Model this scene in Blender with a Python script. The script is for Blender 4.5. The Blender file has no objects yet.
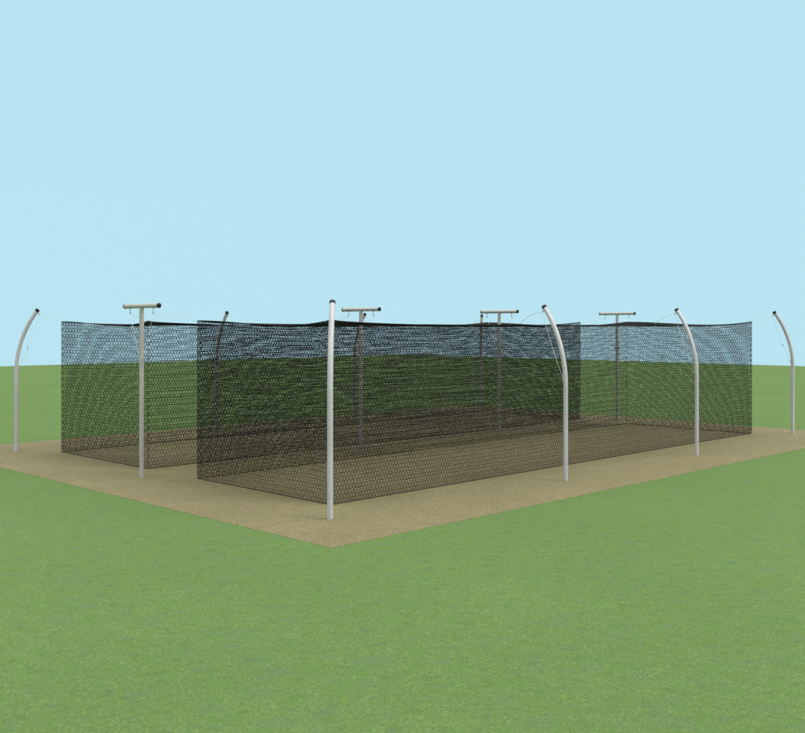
import bpy, bmesh, math, random
import numpy as np
from mathutils import Vector

random.seed(7)
rng = np.random.default_rng(11)
scene = bpy.context.scene
C = scene.collection
S2 = math.sqrt(2.0)

# plan coordinates: u runs along the cages, v across them; camera stands at the origin
def W(u, v, z=0.0):
    return Vector(((u - v) / S2, (u + v) / S2, z))

DU = Vector((1 / S2, 1 / S2, 0))
DV = Vector((-1 / S2, 1 / S2, 0))
UP = Vector((0, 0, 1))

CAM_Z = 3.57

# ------------------------------------------------------------------ helpers
def link(name, me, mat, parent=None):
    o = bpy.data.objects.new(name, me)
    if mat is not None:
        me.materials.append(mat)
    C.objects.link(o)
    if parent is not None:
        o.parent = parent
    return o

def tag(o, label=None, cat=None, group=None, kind=None):
    if label: o['label'] = label
    if cat: o['category'] = cat
    if group: o['group'] = group
    if kind: o['kind'] = kind
    return o

def empty(name, loc, rotz, label, cat, group=None):
    o = bpy.data.objects.new(name, None)
    o.empty_display_size = 0.3
    C.objects.link(o)
    o.location = loc
    o.rotation_euler = (0, 0, rotz)
    return tag(o, label, cat, group)

def mesh_np(name, V, F, smooth=False):
    me = bpy.data.meshes.new(name)
    me.from_pydata([tuple(p) for p in V] if not isinstance(V, np.ndarray) else V.tolist(), [],
                   F if isinstance(F, list) else F.tolist())
    if smooth:
        me.polygons.foreach_set('use_smooth', [True] * len(me.polygons))
    me.update()
    return me

def tube(path, r, sides=16, caps=True, radii=None):
    """verts, faces of a tube swept along a list of points"""
    path = [Vector(p) for p in path]
    n = len(path)
    V, F = [], []
    t0 = (path[1] - path[0]).normalized()
    ref = Vector((0, 1, 0)) if abs(t0.y) < 0.9 else Vector((1, 0, 0))
    a = t0.cross(ref).normalized()
    for i, p in enumerate(path):
        t = (path[min(i + 1, n - 1)] - path[max(i - 1, 0)]).normalized()
        a = (a - t * a.dot(t)).normalized()
        b = t.cross(a)
        rr = radii[i] if radii else r
        for k in range(sides):
            an = 2 * math.pi * k / sides
            V.append(p + (a * math.cos(an) + b * math.sin(an)) * rr)
    for i in range(n - 1):
        for k in range(sides):
            k2 = (k + 1) % sides
            F.append((i * sides + k, i * sides + k2, (i + 1) * sides + k2, (i + 1) * sides + k))
    if caps:
        F.append(tuple(range(sides))[::-1])
        F.append(tuple((n - 1) * sides + k for k in range(sides)))
    return V, F

def join(parts):
    V, F = [], []
    for v, f in parts:
        o = len(V)
        V += list(v)
        F += [tuple(i + o for i in q) for q in f]
    return V, F

def ring(center, normal, R, r, n=16, m=6):
    normal = Vector(normal).normalized()
    ref = Vector((0, 0, 1)) if abs(normal.z) < 0.9 else Vector((1, 0, 0))
    a = normal.cross(ref).normalized(); b = normal.cross(a)
    V, F = [], []
    for i in range(n):
        an = 2 * math.pi * i / n
        d = a * math.cos(an) + b * math.sin(an)
        for k in range(m):
            bn = 2 * math.pi * k / m
            V.append(Vector(center) + d * (R + r * math.cos(bn)) + normal * (r * math.sin(bn)))
    for i in range(n):
        for k in range(m):
            i2, k2 = (i + 1) % n, (k + 1) % m
            F.append((i * m + k, i2 * m + k, i2 * m + k2, i * m + k2))
    return V, F

def smooth_obj(name, VF, mat, parent=None, angle=40):
    me = mesh_np(name, VF[0], VF[1], True)
    o = link(name, me, mat, parent)
    bm = bmesh.new(); bm.from_mesh(me)
    for e in bm.edges:
        if len(e.link_faces) == 2 and e.calc_face_angle(0) > math.radians(angle):
            e.smooth = False
    bm.to_mesh(me); bm.free()
    return o

# ------------------------------------------------------------------ materials
def new_mat(name):
    m = bpy.data.materials.new(name); m.use_nodes = True
    nt = m.node_tree
    return m, nt, nt.nodes['Principled BSDF']

def N(nt, t, **kw):
    n = nt.nodes.new(t)
    for k, v in kw.items():
        setattr(n, k, v)
    return n

def noise(nt, vec, scale, detail=3, rough=0.55, dist=0.0):
    n = N(nt, 'ShaderNodeTexNoise')
    n.inputs['Scale'].default_value = scale
    n.inputs['Detail'].default_value = detail
    n.inputs['Roughness'].default_value = rough
    n.inputs['Distortion'].default_value = dist
    nt.links.new(vec, n.inputs['Vector'])
    return n.outputs['Fac']

def ramp(nt, fac, stops, interp='LINEAR'):
    r = N(nt, 'ShaderNodeValToRGB')
    r.color_ramp.interpolation = interp
    els = r.color_ramp.elements
    while len(els) < len(stops): els.new(0.5)
    for e, (p, c) in zip(els, stops):
        e.position = p
        e.color = (*c, 1) if not isinstance(c, (int, float)) else (c, c, c, 1)
    nt.links.new(fac, r.inputs['Fac'])
    return r.outputs['Color']

def mix(nt, fac, a, b, mode='MIX'):
    m = N(nt, 'ShaderNodeMix', data_type='RGBA', blend_type=mode)
    for s, val in ((0, fac), (6, a), (7, b)):
        if isinstance(val, (int, float)):
            m.inputs[s].default_value = val
        elif isinstance(val, tuple):
            m.inputs[s].default_value = (*val, 1)
        else:
            nt.links.new(val, m.inputs[s])
    return m.outputs[2]

def mapping(nt, vec, scale, rot=(0, 0, 0)):
    m = N(nt, 'ShaderNodeMapping')
    m.inputs['Scale'].default_value = scale
    m.inputs['Rotation'].default_value = rot
    nt.links.new(vec, m.inputs['Vector'])
    return m.outputs['Vector']

def bump(nt, height, bsdf, strength, dist):
    b = N(nt, 'ShaderNodeBump')
    b.inputs['Strength'].default_value = strength
    b.inputs['Distance'].default_value = dist
    nt.links.new(height, b.inputs['Height'])
    nt.links.new(b.outputs['Normal'], bsdf.inputs['Normal'])

def mat_grass():
    m, nt, bs = new_mat('mown_grass')
    p = N(nt, 'ShaderNodeTexCoord').outputs['Object']
    fine = noise(nt, mapping(nt, p, (1.0, 0.5, 1)), 34, 5, 0.85)
    fleck = noise(nt, mapping(nt, p, (1.0, 0.6, 1), (0, 0, 0.5)), 21, 4, 0.8, 0.8)
    patch = noise(nt, p, 4.2, 6, 0.72)
    dull = noise(nt, mapping(nt, p, (0.8, 1.0, 1), (0, 0, 1.1)), 6.0, 5, 0.7)
    wide = noise(nt, p, 0.22, 2, 0.5)
    grey = noise(nt, mapping(nt, p, (0.6, 1.0, 1)), 3.0, 4, 0.65)
    col = ramp(nt, fine, [(0.32, (0.062, 0.110, 0.033)), (0.5, (0.112, 0.182, 0.060)), (0.68, (0.158, 0.243, 0.086))])
    yel = ramp(nt, fleck, [(0.52, 0.0), (0.70, 0.9)])
    col = mix(nt, yel, col, (0.182, 0.262, 0.064))
    pf = ramp(nt, patch, [(0.46, 0.0), (0.62, 0.65)])
    col = mix(nt, pf, col, (0.095, 0.182, 0.044))
    df = ramp(nt, dull, [(0.52, 0.0), (0.66, 0.55)])
    col = mix(nt, df, col, (0.088, 0.132, 0.052))
    gf = ramp(nt, grey, [(0.52, 0.0), (0.74, 0.50)])
    col = mix(nt, gf, col, (0.112, 0.144, 0.094))
    wf = ramp(nt, wide, [(0.35, 0.97), (0.65, 1.03)])
    col = mix(nt, 1.0, col, wf, 'MULTIPLY')
    nt.links.new(col, bs.inputs['Base Color'])
    bs.inputs['Roughness'].default_value = 0.95
    bs.inputs['Specular IOR Level'].default_value = 0.05
    bump(nt, fine, bs, 0.35, 0.02)
    return m

def mat_dirt():
    m, nt, bs = new_mat('infield_dirt')
    p = N(nt, 'ShaderNodeTexCoord').outputs['Object']
    grain = noise(nt, p, 26, 6, 0.9)
    speck = noise(nt, p, 70, 2, 0.6)
    mid = noise(nt, p, 5.0, 4, 0.6)
    wide = noise(nt, p, 0.7, 4, 0.55)
    hue = noise(nt, p, 16, 3, 0.6)
    col = ramp(nt, grain, [(0.34, (0.078, 0.068, 0.030)), (0.5, (0.198, 0.172, 0.088)), (0.66, (0.345, 0.312, 0.185))])
    hf = ramp(nt, hue, [(0.52, 0.0), (0.75, 0.5)])
    col = mix(nt, hf, col, (0.205, 0.150, 0.092))
    sf = ramp(nt, speck, [(0.66, 0.0), (0.74, 0.7)])
    col = mix(nt, sf, col, (0.32, 0.30, 0.21))
    mf = ramp(nt, mid, [(0.3, 0.9), (0.7, 1.08)])
    col = mix(nt, 1.0, col, mf, 'MULTIPLY')
    wf = ramp(nt, wide, [(0.3, 0.93), (0.7, 1.06)])
    col = mix(nt, 1.0, col, wf, 'MULTIPLY')
    nt.links.new(col, bs.inputs['Base Color'])
    bs.inputs['Roughness'].default_value = 0.95
    bs.inputs['Specular IOR Level'].default_value = 0.1
    bump(nt, grain, bs, 0.5, 0.012)
    return m

def mat_steel(name, lo, hi):
    m, nt, bs = new_mat(name)
    p = N(nt, 'ShaderNodeTexCoord').outputs['Object']
    a = noise(nt, p, 22, 4, 0.6)
    b = noise(nt, mapping(nt, p, (1, 1, 0.15)), 6, 4, 0.6)
    col = ramp(nt, a, [(0.3, lo), (0.7, hi)])
    bf = ramp(nt, b, [(0.3, 0.88), (0.7, 1.05)])
    col = mix(nt, 1.0, col, bf, 'MULTIPLY')
    nt.links.new(col, bs.inputs['Base Color'])
    bs.inputs['Metallic'].default_value = 0.12
    rr = ramp(nt, a, [(0.3, 0.42), (0.7, 0.6)])
    nt.links.new(rr, bs.inputs['Roughness'])
    return m

def mat_plain(name, col, rough, spec=0.3, var=0.15, scale=30):
    m, nt, bs = new_mat(name)
    p = N(nt, 'ShaderNodeTexCoord').outputs['Object']
    a = noise(nt, p, scale, 3, 0.6)
    c = ramp(nt, a, [(0.3, tuple(x * (1 - var) for x in col)), (0.7, tuple(x * (1 + var) for x in col))])
    nt.links.new(c, bs.inputs['Base Color'])
    bs.inputs['Roughness'].default_value = rough
    bs.inputs['Specular IOR Level'].default_value = spec
    return m

M_GRASS = mat_grass()
M_DIRT = mat_dirt()
M_STEEL = mat_steel('galvanised_steel', (0.515, 0.472, 0.475), (0.62, 0.572, 0.574))
M_STEEL_T = mat_steel('bounce_tinted_galvanised_steel', (0.435, 0.390, 0.355), (0.525, 0.474, 0.434))  # same galvanised steel, beige light bounced off the ground put into its colour
M_CAP = mat_plain('black_plastic', (0.012, 0.013, 0.016), 0.5)
M_NET = mat_plain('black_netting', (0.017, 0.0175, 0.015), 0.9, 0.08, 0.3, 3)
M_CORD = mat_plain('black_border_cord', (0.020, 0.022, 0.022), 0.8, 0.15)
M_ROPE = mat_plain('pale_rope', (0.72, 0.73, 0.71), 0.8, 0.2)
M_ZINC = mat_plain('zinc_hardware', (0.42, 0.44, 0.44), 0.4, 0.5)

# ------------------------------------------------------------------ ground
def ground():
    A0, A1, B0, B1 = -70.0, 87.0, -70.0, 86.6
    V, F = [], []
    rings = []
    # level playing field, rounded shoulder, grassed bank, then lower land out to the horizon
    prof = [(0.0, 0.0), (0.5, -0.06), (1.2, -0.35), (3.0, -1.5), (150.0, -92.0), (158.0, -94.0), (1100.0, -96.0)]
    for off, z in prof:
        base = len(V)
        for (u, v) in ((A0 - off, B0 - off), (A1 + off, B0 - off), (A1 + off, B1 + off), (A0 - off, B1 + off)):
            V.append(W(u, v, z))
        rings.append(base)
    F.append((0, 1, 2, 3))
    for a, b in zip(rings, rings[1:]):
        for k in range(4):
            k2 = (k + 1) % 4
            F.append((a + k, b + k, b + k2, a + k2))
    o = link('grass_field', mesh_np('grass_field', V, F), M_GRASS)
    tag(o, kind='structure')
    pu0, pu1, pv0, pv1 = 10.36, 33.5, 11.97, 29.42
    # pad edge: straight, with the small raggedness of cut turf
    pts = []
    def edge(p, q):
        n = int(math.dist(p, q) / 0.12)
        dx, dy = (q[0] - p[0]), (q[1] - p[1]); L = math.hypot(dx, dy)
        nx, ny = -dy / L, dx / L
        for i in range(n):
            t = i / n
            j = 0.0 if i == 0 else random.uniform(-0.013, 0.013)
            pts.append((p[0] + dx * t + nx * j, p[1] + dy * t + ny * j))
    cs = [(pu0, pv0), (pu1, pv0), (pu1, pv1), (pu0, pv1)]
    for i in range(4):
        edge(cs[i], cs[(i + 1) % 4])
    n = len(pts)
    V = [W(u, v, 0.004) for u, v in pts] + [W(u, v, -0.03) for u, v in pts]
    F = [tuple(range(n))] + [(k, n + k, n + (k + 1) % n, (k + 1) % n) for k in range(n)]
    o = link('dirt_pad', mesh_np('dirt_pad', V, F), M_DIRT)
    tag(o, kind='structure')

ground()

# ------------------------------------------------------------------ layout
UR = [11.90, 18.70, 24.82, 32.00]          # pole stations along the right side
UT = [12.00, 19.00, 25.20, 32.25]          # along the middle
UL = [12.00, 19.08, 25.36, 32.34]          # along the left side
VC = 20.66                                   # centre line
U0, U1 = 12.85, 31.25                        # net ends
U1_LEFT = 31.48                              # the left cage runs a little farther back
HT = 3.69                                    # net height at the supports
CAGES = ((VC - 5.82, VC - 1.05), (VC + 1.15, VC + 5.82))
SUP = [U0, 18.87, 25.12, U1]

# ------------------------------------------------------------------ curved poles
R_P = 0.054
Z_B = 2.19
THETA = math.radians(37.0)
R_ARC = 3.05
H_ARC = R_ARC * math.sin(THETA)

def curve_pt(th):
    return Vector((R_ARC * (1 - math.cos(th)), 0, Z_B + R_ARC * math.sin(th)))

def pole_hook_local():
    th = THETA - 0.022
    p = curve_pt(th)
    nrm = Vector((math.cos(th), 0, -math.sin(th)))     # inward and down
    return p, nrm

HOOK_L = pole_hook_local()[0] + pole_hook_local()[1] * (R_P + 0.05)
CLEAT_L = Vector((R_P + 0.02 + R_ARC * (1 - math.cos(0.06)), 0, Z_B + 0.18))

def build_curved_pole():
    root = empty('curved_pole', (0, 0, 0), 0, '', 'pole')
    path = [Vector((0, 0, -0.3)), Vector((0, 0, 0.02)), Vector((0, 0, 0.7)), Vector((0, 0, 1.4)), Vector((0, 0, Z_B - 0.1))]
    path += [curve_pt(THETA * i / 22) for i in range(23)]
    smooth_obj('shaft', tube(path, R_P, 28), M_STEEL, root)
    t = Vector((math.sin(THETA), 0, math.cos(THETA)))
    e = curve_pt(THETA)
    cap = tube([e - t * 0.045, e - t * 0.043, e + t * 0.012, e + t * 0.020, e + t * 0.022],
               0.060, 28, radii=[0.057, 0.060, 0.060, 0.056, 0.046])
    smooth_obj('end_cap', cap, M_CAP, root)
    p, n = pole_hook_local()
    side = Vector((0, 1, 0))
    hook = join([tube([p + n * (R_P - 0.004), p + n * (R_P + 0.03)], 0.008, 8),
                 tube([p + n * (R_P - 0.001), p + n * (R_P + 0.008)], 0.022, 12),
                 ring(p + n * (R_P + 0.046), side, 0.020, 0.007)])
    smooth_obj('eye_bolt', hook, M_ZINC, root)
    c = CLEAT_L
    cl = join([tube([Vector((R_P - 0.006, 0, c.z)), Vector((R_P + 0.028, 0, c.z))], 0.012, 8),
               tube([c + Vector((0.012, 0, -0.075)), c + Vector((0.004, 0, -0.03)), c + Vector((0.004, 0, 0.03)), c + Vector((0.012, 0, 0.075))], 0.010, 8)])
    smooth_obj('rope_cleat', cl, M_ZINC, root)
    return root

def copy_tree(o):
    c = o.copy(); C.objects.link(c)
    for ch in list(o.children):
        d = ch.copy(); C.objects.link(d); d.parent = c
        for g in list(ch.children):
            e = g.copy(); C.objects.link(e); e.parent = d
    return c

V_MID, V_COR = 7.30, 6.88
curved = []   # (u, v, direction u, direction v, label, net attach, kind)
right, left = CAGES
spec = [
    (UR[0], VC - V_COR, 1, 1, 'nearest curved steel pole at the front dirt corner, arching away so it looks straight', (U0, right[0]), True),
    (UR[1], VC - V_MID, 0, 1, 'first curved steel pole along the right side beyond the straight-looking corner pole', (SUP[1], right[0]), False),
    (UR[2], VC - V_MID, 0, 1, 'second curved steel pole along the right side, just before the right net end', (SUP[2], right[0]), False),
    (UR[3], VC - V_COR, -1, 1, 'rightmost curved steel pole, standing clear of the net at the picture edge', (U1, right[0]), True),
    (UL[0], VC + V_COR, 1, -1, 'leftmost curved steel pole, standing alone left of all the netting', (U0, left[1]), True),
    (UL[1], VC + V_MID, 0, -1, 'curved pole behind the nets near their front left, its black cap above the net', (SUP[1], left[1]), False),
    (UL[2], VC + V_MID, 0, -1, 'curved pole behind the nets leaning in under the middle T pole crossbar', (SUP[2], left[1]), False),
    (UL[3], VC + V_COR, -1, -1, 'farthest curved pole behind the nets, its cap at the left end of a crossbar', (U1_LEFT, left[1]), True),
]
ROPE_LABELS_C = [
    'pale rope from the nearest straight-looking corner pole to the front net corner',
    'pale rope arching from the first right side curved pole down to the net edge',
    'pale rope arching from the second right side curved pole down to the net edge',
    'pale rope from the rightmost curved pole across to the far right net corner',
    'pale rope from the leftmost curved pole across to the left net corner',
    'pale rope at the curved pole behind the front left of the nets',
    'pale rope at the curved pole that leans in under the middle crossbar',
    'pale rope at the farthest curved pole behind the nets',
]

def rope(name, label, segs, clip=None):
    VF = join([tube(s, (0.0060, 0.0040)[k], 6) for k, s in enumerate(segs)])
    me = mesh_np(name, VF[0], VF[1], True)
    root = link(name, me, M_ROPE)
    tag(root, label, 'rope', 'ropes holding the nets up')
    if clip is not None:
        k = join([tube([clip + UP * 0.035, clip + UP * 0.02, clip - UP * 0.02, clip - UP * 0.035], 0.02, 10,
                       radii=[0.010, 0.019, 0.019, 0.010])])
        smooth_obj('rope_lock', k, M_ZINC, root)
    return root

def arc(a, b, lift, n=14):
    a, b = Vector(a), Vector(b)
    m = (a + b) / 2 + UP * lift
    out = []
    for i in range(n + 1):
        t = i / n
        out.append(a * (1 - t) ** 2 + m * 2 * t * (1 - t) + b * t * t)
    return out

proto = None
for i, (u, v, a, b, lab, (nu, nv), corner) in enumerate(spec):
    d = (DU * a + DV * b).normalized()
    rz = math.atan2(d.y, d.x)
    if proto is None:
        proto = build_curved_pole(); o = proto
    else:
        o = copy_tree(proto)
    o.location = W(u, v, 0); o.rotation_euler = (0, 0, rz)
    tag(o, lab, 'pole', 'curved poles around the cages')
    base = W(u, v, 0)
    def loc(p): return base + d * p.x + Vector((-d.y, d.x, 0)) * p.y + UP * p.z
    hk = loc(HOOK_L) - UP * 0.022
    net = W(nu, nv, (HT if corner else 3.60) + 0.012)
    cl = loc(CLEAT_L)
    hal = [hk + (cl - hk) * (j / 8) + (-UP * 0.0 + d * 0.03) * math.sin(math.pi * j / 8) for j in range(9)]
    segs = [arc(net, hk, 0.0 if corner else 0.16), hal]
    rope('net_rope', ROPE_LABELS_C[i], segs, hk + (cl - hk) * 0.62 + d * 0.03)

# ------------------------------------------------------------------ T poles
Z_BAR = 4.04
HALF = 0.76
def build_t_pole():
    root = empty('t_pole', (0, 0, 0), 0, '', 'pole')
    smooth_obj('post', tube([(0, 0, -0.3), (0, 0, 0.02), (0, 0, 1.3), (0, 0, 2.6), (0, 0, Z_BAR - 0.04)], R_P, 28), M_STEEL_T, root)
    bar = smooth_obj('crossbar', tube([(0, -HALF, Z_BAR), (0, -HALF * .4, Z_BAR), (0, HALF * .4, Z_BAR), (0, HALF, Z_BAR)], R_P - 0.0015, 28), M_STEEL_T, root)
    for s in (-1, 1):
        e = Vector((0, s * HALF, Z_BAR)); t = Vector((0, s, 0))
        smooth_obj('end_cap', tube([e - t * 0.006, e - t * 0.005, e + t * 0.014, e + t * 0.020, e + t * 0.022],
                   0.060, 28, radii=[0.054, 0.0585, 0.0585, 0.055, 0.046]), M_CAP, bar)
        p = Vector((0, s * 0.52, Z_BAR - R_P))
        smooth_obj('eye_bolt', join([tube([p + UP * 0.006, p - UP * 0.085], 0.008, 8),
                   tube([p + UP * 0.001, p - UP * 0.009], 0.022, 12),
                   ring(p - UP * 0.108, (1, 0, 0), 0.025, 0.008)]), M_ZINC, bar)
        c = Vector((0, s * (R_P + 0.024), 2.74))
        smooth_obj('rope_cleat', join([tube([(0, s * (R_P - 0.006), 2.74), (0, s * (R_P + 0.028), 2.74)], 0.012, 8),
                   tube([c + Vector((0, s * 0.012, -0.08)), c + Vector((0, s * 0.004, -0.03)), c + Vector((0, s * 0.004, 0.03)), c + Vector((0, s * 0.012, 0.08))], 0.011, 8)]), M_ZINC, root)
    return root

TL = ['nearest steel T pole, standing in the open between the two net fronts',
      'second steel T pole back, seen through netting just right of the straight-looking corner pole',
      'third steel T pole back, seen through netting near the middle of the cages',
      'farthest steel T pole, behind the right net between the two right side curved poles']
TN = ['nearest T pole', 'second nearest T pole', 'third nearest T pole', 'farthest T pole']
tproto = None
for i, u in enumerate(UT):
    if tproto is None:
        tproto = build_t_pole(); o = tproto
    else:
        o = copy_tree(tproto)
    base = W(u, VC, 0)
    o.location = base; o.rotation_euler = (0, 0, math.radians(45))   # local y = DV
    tag(o, TL[i], 'pole', 'T poles between the cages')
    for s, side in ((-1, 'right'), (1, 'left')):
        hk = base + DV * (s * 0.52) + UP * (Z_BAR - R_P - 0.13)
        cl = base + DV * (s * (R_P + 0.03)) + UP * 2.74
        nv = right[1] if s < 0 else left[0]
        su = U1_LEFT if (s > 0 and i == 3) else SUP[i]
        net = W(su, nv, (HT if i in (0, 3) else 3.60) + 0.012)
        hal = [hk + (cl - hk) * (j / 8) for j in range(9)]
        rope('net_rope', 'pale rope hanging from the %s end of the %s crossbar' % (side, TN[i]),
             [arc(net, hk, 0.0 if i in (0, 3) else 0.05), hal], None)

# ------------------------------------------------------------------ nets
CELL = 0.086
def wob(seed, a, b, amp):
    """smooth noise over two numpy coordinate arrays"""
    r = np.random.default_rng(seed)
    out = np.zeros(np.broadcast(a, b).shape)
    for k in range(7):
        fa, fb = r.uniform(0.35, 2.2), r.uniform(0.5, 2.6)
        out = out + np.sin(a * fa + b * fb * r.choice([-1, 1]) + r.uniform(0, 6.28)) / (0.6 + 0.35 * (fa + fb))
    return out * amp / 2.2

H_MID = 3.60                                # the ropes of the middle stations are slacker
def sag_side(u):
    u = np.asarray(u, float)
    z = np.full(u.shape, HT)
    hs = (HT, H_MID, H_MID, HT + 0.025)
    for k, (d, p) in enumerate(((0.035, 0.45), (0.045, 1.0), (0.095, 1.0))):
        a, b = SUP[k], SUP[k + 1]
        t = (u - a) / (b - a)
        m = (t >= 0) & (t <= 1)
        tc = np.clip(t, 0, 1)
        tp = tc ** p
        z = np.where(m, hs[k] * (1 - tp) + hs[k + 1] * tp - d * 4 * tc * (1 - tc), z)
    return z

def sag_end(t):
    """t runs 0 at low v (camera right) to 1 at high v"""
    s = np.power(np.clip(1 - t, 0, 1), 1.8)
    return HT - 0.110 * 4 * s * (1 - s)

def cords(Q, w, n_out, var):
    """four-sided cords along axis 0 of Q (L, K, 3), w = width per cord (K,)"""
    L, K, _ = Q.shape
    T = np.gradient(Q, axis=0)
    T /= np.linalg.norm(T, axis=2, keepdims=True) + 1e-9
    B = np.cross(T, n_out); B /= np.linalg.norm(B, axis=2, keepdims=True) + 1e-9
    A = np.cross(B, T)
    h = (np.asarray(w)[None, :, None] / 2) * (1 + rng.uniform(-var, var, (L, K, 1)))
    V = np.stack([Q + B * h, Q + A * h * 0.8, Q - B * h, Q - A * h * 0.8], axis=2)
    idx = np.arange(L * K * 4).reshape(L, K, 4)
    p = idx[:-1]; q = idx[1:]
    f = np.stack([p, np.roll(p, -1, axis=2), np.roll(q, -1, axis=2), q], axis=-1).reshape(-1, 4)
    return V.reshape(-1, 3), f

def strands(P, th, tw, n_out):
    """P (n, m, 3): lattice of a net panel. Even rows carry the heavy cords, odd rows a light one;
    short ties join neighbouring heavy rows, staggered by half a mesh from row to row"""
    n, m, _ = P.shape
    n_out = np.array(n_out, float)
    P = P.copy()
    T1 = np.gradient(P, axis=1); T1 /= np.linalg.norm(T1, axis=2, keepdims=True) + 1e-9
    i = np.arange(n)
    for k in range(2, m - 2, 2):                     # the ties pull the rows into a slight zigzag
        r = k // 2
        P[:, k] += T1[:, k] * (np.where(i % 2 == r % 2, 1.0, -1.0) * ZIG)[:, None]
    Vs, Fs, off = [], [], 0
    def add(VF):
        nonlocal off
        Vs.append(VF[0]); Fs.append(VF[1] + off); off += len(VF[0])
    wr = np.where(np.arange(m) % 2 == 0, th[0], th[1]) * (1 + rng.uniform(-0.06, 0.06, m))
    add(cords(P, wr, n_out, 0.22))
    for r in range((m - 1) // 2):
        k = 2 * r
        sel = i[(i % 2 == r % 2)]
        sel = np.unique(np.concatenate([sel, [0, n - 1]]))
        Q = P[sel, k:k + 3].transpose(1, 0, 2) + n_out * 0.002
        add(cords(Q, np.full(len(sel), tw[0]), n_out, 0.22))
    return np.concatenate(Vs), np.concatenate(Fs)

def np_mesh(name, V, F):
    me = bpy.data.meshes.new(name)
    nv, nf = len(V), len(F)
    me.vertices.add(nv); me.vertices.foreach_set('co', V.astype(np.float32).ravel())
    me.loops.add(nf * 4); me.loops.foreach_set('vertex_index', F.astype(np.int32).ravel())
    me.polygons.add(nf)
    me.polygons.foreach_set('loop_start', np.arange(0, nf * 4, 4, dtype=np.int32))
    me.polygons.foreach_set('use_smooth', np.ones(nf, dtype=bool))
    me.update(calc_edges=True); me.validate()
    return me

T_H, T_V = (0.0152, 0.0088), (0.0134,)      # cord widths: rows (heavy, light), ties
ZIG = 0.006
def window(a, b, n=0.35):
    f = lambda t: np.clip(np.minimum(t, 1 - t) / n, 0, 1)
    return f(a) * f(b)

def uvz(u, v, z):
    return np.stack([(u - v) / S2, (u + v) / S2, z], axis=-1)

def wall_side(v, seed, out):
    n = 2 * int(round((U1 - U0) / CELL)) + 1; m = 85
    s = np.linspace(0, 1, n)[:, None]; t = np.linspace(0, 1, m)[None, :]
    jit = np.zeros((1, m)); jit[:, 1:-1] = rng.uniform(-0.10, 0.10, (1, m - 2)) / (m - 1)
    tt = t + jit
    u = U0 + (U1 - U0) * s + 0 * t
    u = u + wob(seed + 3, u * 0.9, tt * 3.6, 0.016) * window(s, t)
    top = sag_side(u)
    z = 0.012 + (HT - 0.012) * tt - (HT - top) * tt ** 1.6
    z = z + wob(seed + 1, u, z, 0.012) * window(s + 0 * t, t + 0 * s, 0.1)
    vv = v + wob(seed, u, z, 0.075) * window(s + 0 * t, t + 0 * s)
    return strands(uvz(u, vv, z), T_H, T_V, out)

def wall_end(u0, v0, v1, seed, out):
    n = 2 * int(round((v1 - v0) / CELL)) + 1; m = 85
    s = np.linspace(0, 1, n)[:, None]; t = np.linspace(0, 1, m)[None, :]
    jit = np.zeros((1, m)); jit[:, 1:-1] = rng.uniform(-0.10, 0.10, (1, m - 2)) / (m - 1)
    tt = t + jit
    v = v0 + (v1 - v0) * s + 0 * t
    v = v + wob(seed + 3, v * 0.9, tt * 3.6, 0.016) * window(s, t)
    top = sag_end(s) + 0 * t
    z = 0.012 + (HT - 0.012) * tt - (HT - top) * tt ** 1.6
    z = z + wob(seed + 1, v, z, 0.012) * window(s + 0 * t, t + 0 * s, 0.1)
    uu = u0 + wob(seed, v, z, 0.075) * window(s + 0 * t, t + 0 * s)
    return strands(uvz(uu, v, z), T_H, T_V, out)

def roof(v0, v1, seed):
    n = 2 * int(round((U1 - U0) / CELL)) + 1; m = 2 * int(round((v1 - v0) / 0.087)) + 1
    s = np.linspace(0, 1, n)[:, None]; t = np.linspace(0, 1, m)[None, :]
    u = U0 + (U1 - U0) * s + 0 * t
    v = v0 + (v1 - v0) * t + 0 * s
    q = np.minimum(s, 1 - s) * (U1 - U0)
    endw = np.exp(-(q / 1.1) ** 2)
    z = sag_side(u) - (HT - sag_end(t)) * endw
    z = z + wob(seed, u, v, 0.012) * window(s + 0 * t, t + 0 * s)
    return strands(uvz(u, v, z + 0.004), T_H, T_V, (0, 0, 1))

def net(v0, v1, label, seed):
    root = empty('batting_cage_net', W((U0 + U1) / 2, (v0 + v1) / 2, 0), 0, label, 'net', 'nets of the two batting cages')
    inv = np.array(root.location)
    def part(name, VF):
        V, F = VF
        return link(name, np_mesh(name, V - inv, F), M_NET, root)
    part('side_panel', wall_side(v0, seed, tuple(-DV)))
    part('side_panel', wall_side(v1, seed + 10, tuple(DV)))
    part('end_panel', wall_end(U0, v0, v1, seed + 20, tuple(-DU)))
    part('end_panel', wall_end(U1, v0, v1, seed + 30, tuple(DU)))
    part('roof_panel', roof(v0, v1, seed + 40))
    # hemming cords
    lv = Vector(inv)
    top = []
    us = np.linspace(U0, U1, 120); vs = np.linspace(0, 1, 40)
    sides = sag_side(us); ends = sag_end(vs)
    def cord(name, pts, r):
        smooth_obj(name, tube([p - lv for p in pts], r, 8), M_CORD, root)
    for v in (v0, v1):
        cord('top_cord', [W(u, v, z + 0.006) for u, z in zip(us, sides)], 0.006)
        cord('bottom_cord', [W(u, v, 0.014) for u in us[::4]], 0.009)
    for u in (U0, U1):
        cord('top_cord', [W(u, v0 + (v1 - v0) * t, z + 0.006) for t, z in zip(vs, ends)], 0.006)
        cord('bottom_cord', [W(u, v0 + (v1 - v0) * t, 0.014) for t in vs[::4]], 0.009)
        for v in (v0, v1):
            cord('corner_cord', [W(u, v, z) for z in np.linspace(0.02, HT, 12)], 0.0075)
    return root

net(right[0], right[1], 'black net of the front right batting cage, whose corner is behind the nearest pole', 100)
U1 = U1_LEFT; SUP[3] = U1_LEFT
net(left[0], left[1], 'black net of the back left batting cage, behind the nearest T pole', 200)

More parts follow.
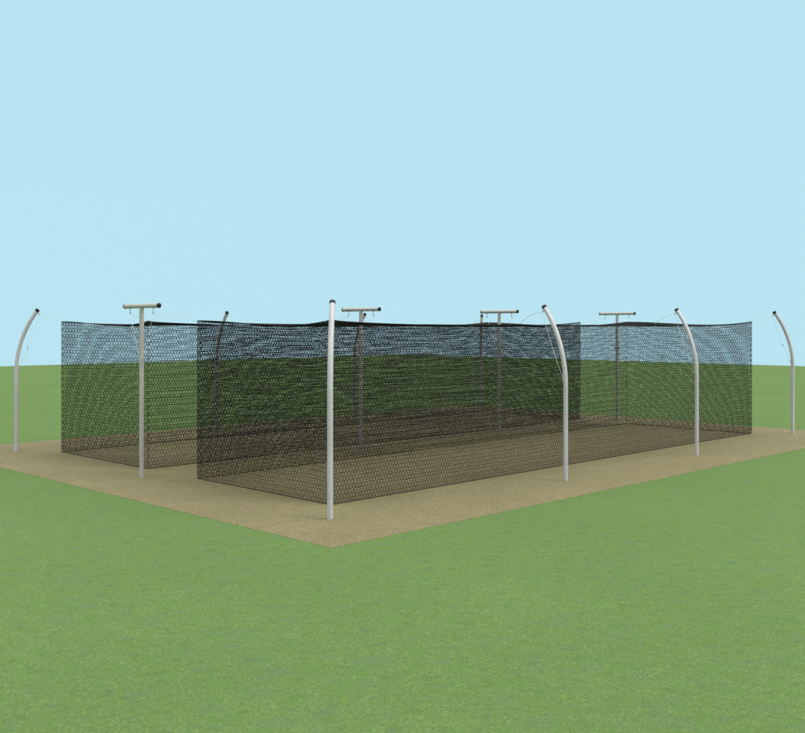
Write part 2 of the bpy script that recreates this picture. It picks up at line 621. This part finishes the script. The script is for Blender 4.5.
# ------------------------------------------------------------------ light
w = bpy.data.worlds.new('World'); scene.world = w
w.use_nodes = True
nt = w.node_tree; nt.nodes.clear()
SUN_AZ, SUN_EL = math.radians(108), math.radians(46)      # azimuth clockwise from +Y (camera direction)
STR = 0.1
tc = N(nt, 'ShaderNodeTexCoord').outputs['Generated']
sep = N(nt, 'ShaderNodeSeparateXYZ'); nt.links.new(tc, sep.inputs[0])
mx = N(nt, 'ShaderNodeMath', operation='MAXIMUM'); nt.links.new(sep.outputs['Z'], mx.inputs[0]); mx.inputs[1].default_value = 0.12
cmb = N(nt, 'ShaderNodeCombineXYZ')
nt.links.new(sep.outputs['X'], cmb.inputs['X']); nt.links.new(sep.outputs['Y'], cmb.inputs['Y']); nt.links.new(mx.outputs[0], cmb.inputs['Z'])
sky = N(nt, 'ShaderNodeTexSky', sky_type='NISHITA')
sky.sun_disc = False
sky.sun_elevation = SUN_EL
sky.sun_rotation = SUN_AZ
nt.links.new(cmb.outputs[0], sky.inputs['Vector'])
# thin even veil of bright cloud over the Nishita sky: pale cyan low down, brighter overhead
veil = ramp(nt, sep.outputs['Z'], [(0.0, (0.500, 0.797, 0.905)), (0.33, (0.496, 0.797, 0.905)), (0.6, (1.0, 1.0, 0.97)), (1.0, (1.0, 0.99, 0.96))])
gain = ramp(nt, sep.outputs['Z'], [(0.0, 0.40), (0.36, 0.40), (0.7, 0.74), (1.0, 0.84)])
sc = mix(nt, 1.0, veil, gain, 'MULTIPLY')
scl = N(nt, 'ShaderNodeVectorMath', operation='SCALE'); nt.links.new(sc, scl.inputs[0]); scl.inputs['Scale'].default_value = 1 / STR / 0.40
mixed = mix(nt, 0.93, sky.outputs['Color'], scl.outputs[0])
bg = N(nt, 'ShaderNodeBackground'); nt.links.new(mixed, bg.inputs['Color']); bg.inputs['Strength'].default_value = STR
out = N(nt, 'ShaderNodeOutputWorld'); nt.links.new(bg.outputs[0], out.inputs['Surface'])

sl = bpy.data.lights.new('sun', 'SUN'); sl.energy = 1.5; sl.angle = math.radians(24); sl.color = (1.0, 0.95, 0.88)
so = bpy.data.objects.new('sun', sl); C.objects.link(so)
sd = Vector((math.sin(SUN_AZ) * math.cos(SUN_EL), math.cos(SUN_AZ) * math.cos(SUN_EL), math.sin(SUN_EL)))
so.rotation_euler = (-sd).to_track_quat('-Z', 'Y').to_euler()
so.location = sd * 60

# ------------------------------------------------------------------ camera
cd = bpy.data.cameras.new('camera')
cd.sensor_width = 36.0
cd.lens = 36.0 * 982 / 805
cd.shift_x = 0.5 / 805
cd.shift_y = -40.5 / 805
cd.clip_start = 0.1; cd.clip_end = 6000
co = bpy.data.objects.new('camera', cd); C.objects.link(co)
co.location = (0, 0, CAM_Z)
co.rotation_euler = (math.radians(90), 0, 0)
scene.camera = co

vs_ = scene.view_settings
vs_.view_transform = 'Standard'; vs_.look = 'None'; vs_.gamma = 1.0; vs_.exposure = 0.0; vs_.use_curve_mapping = False
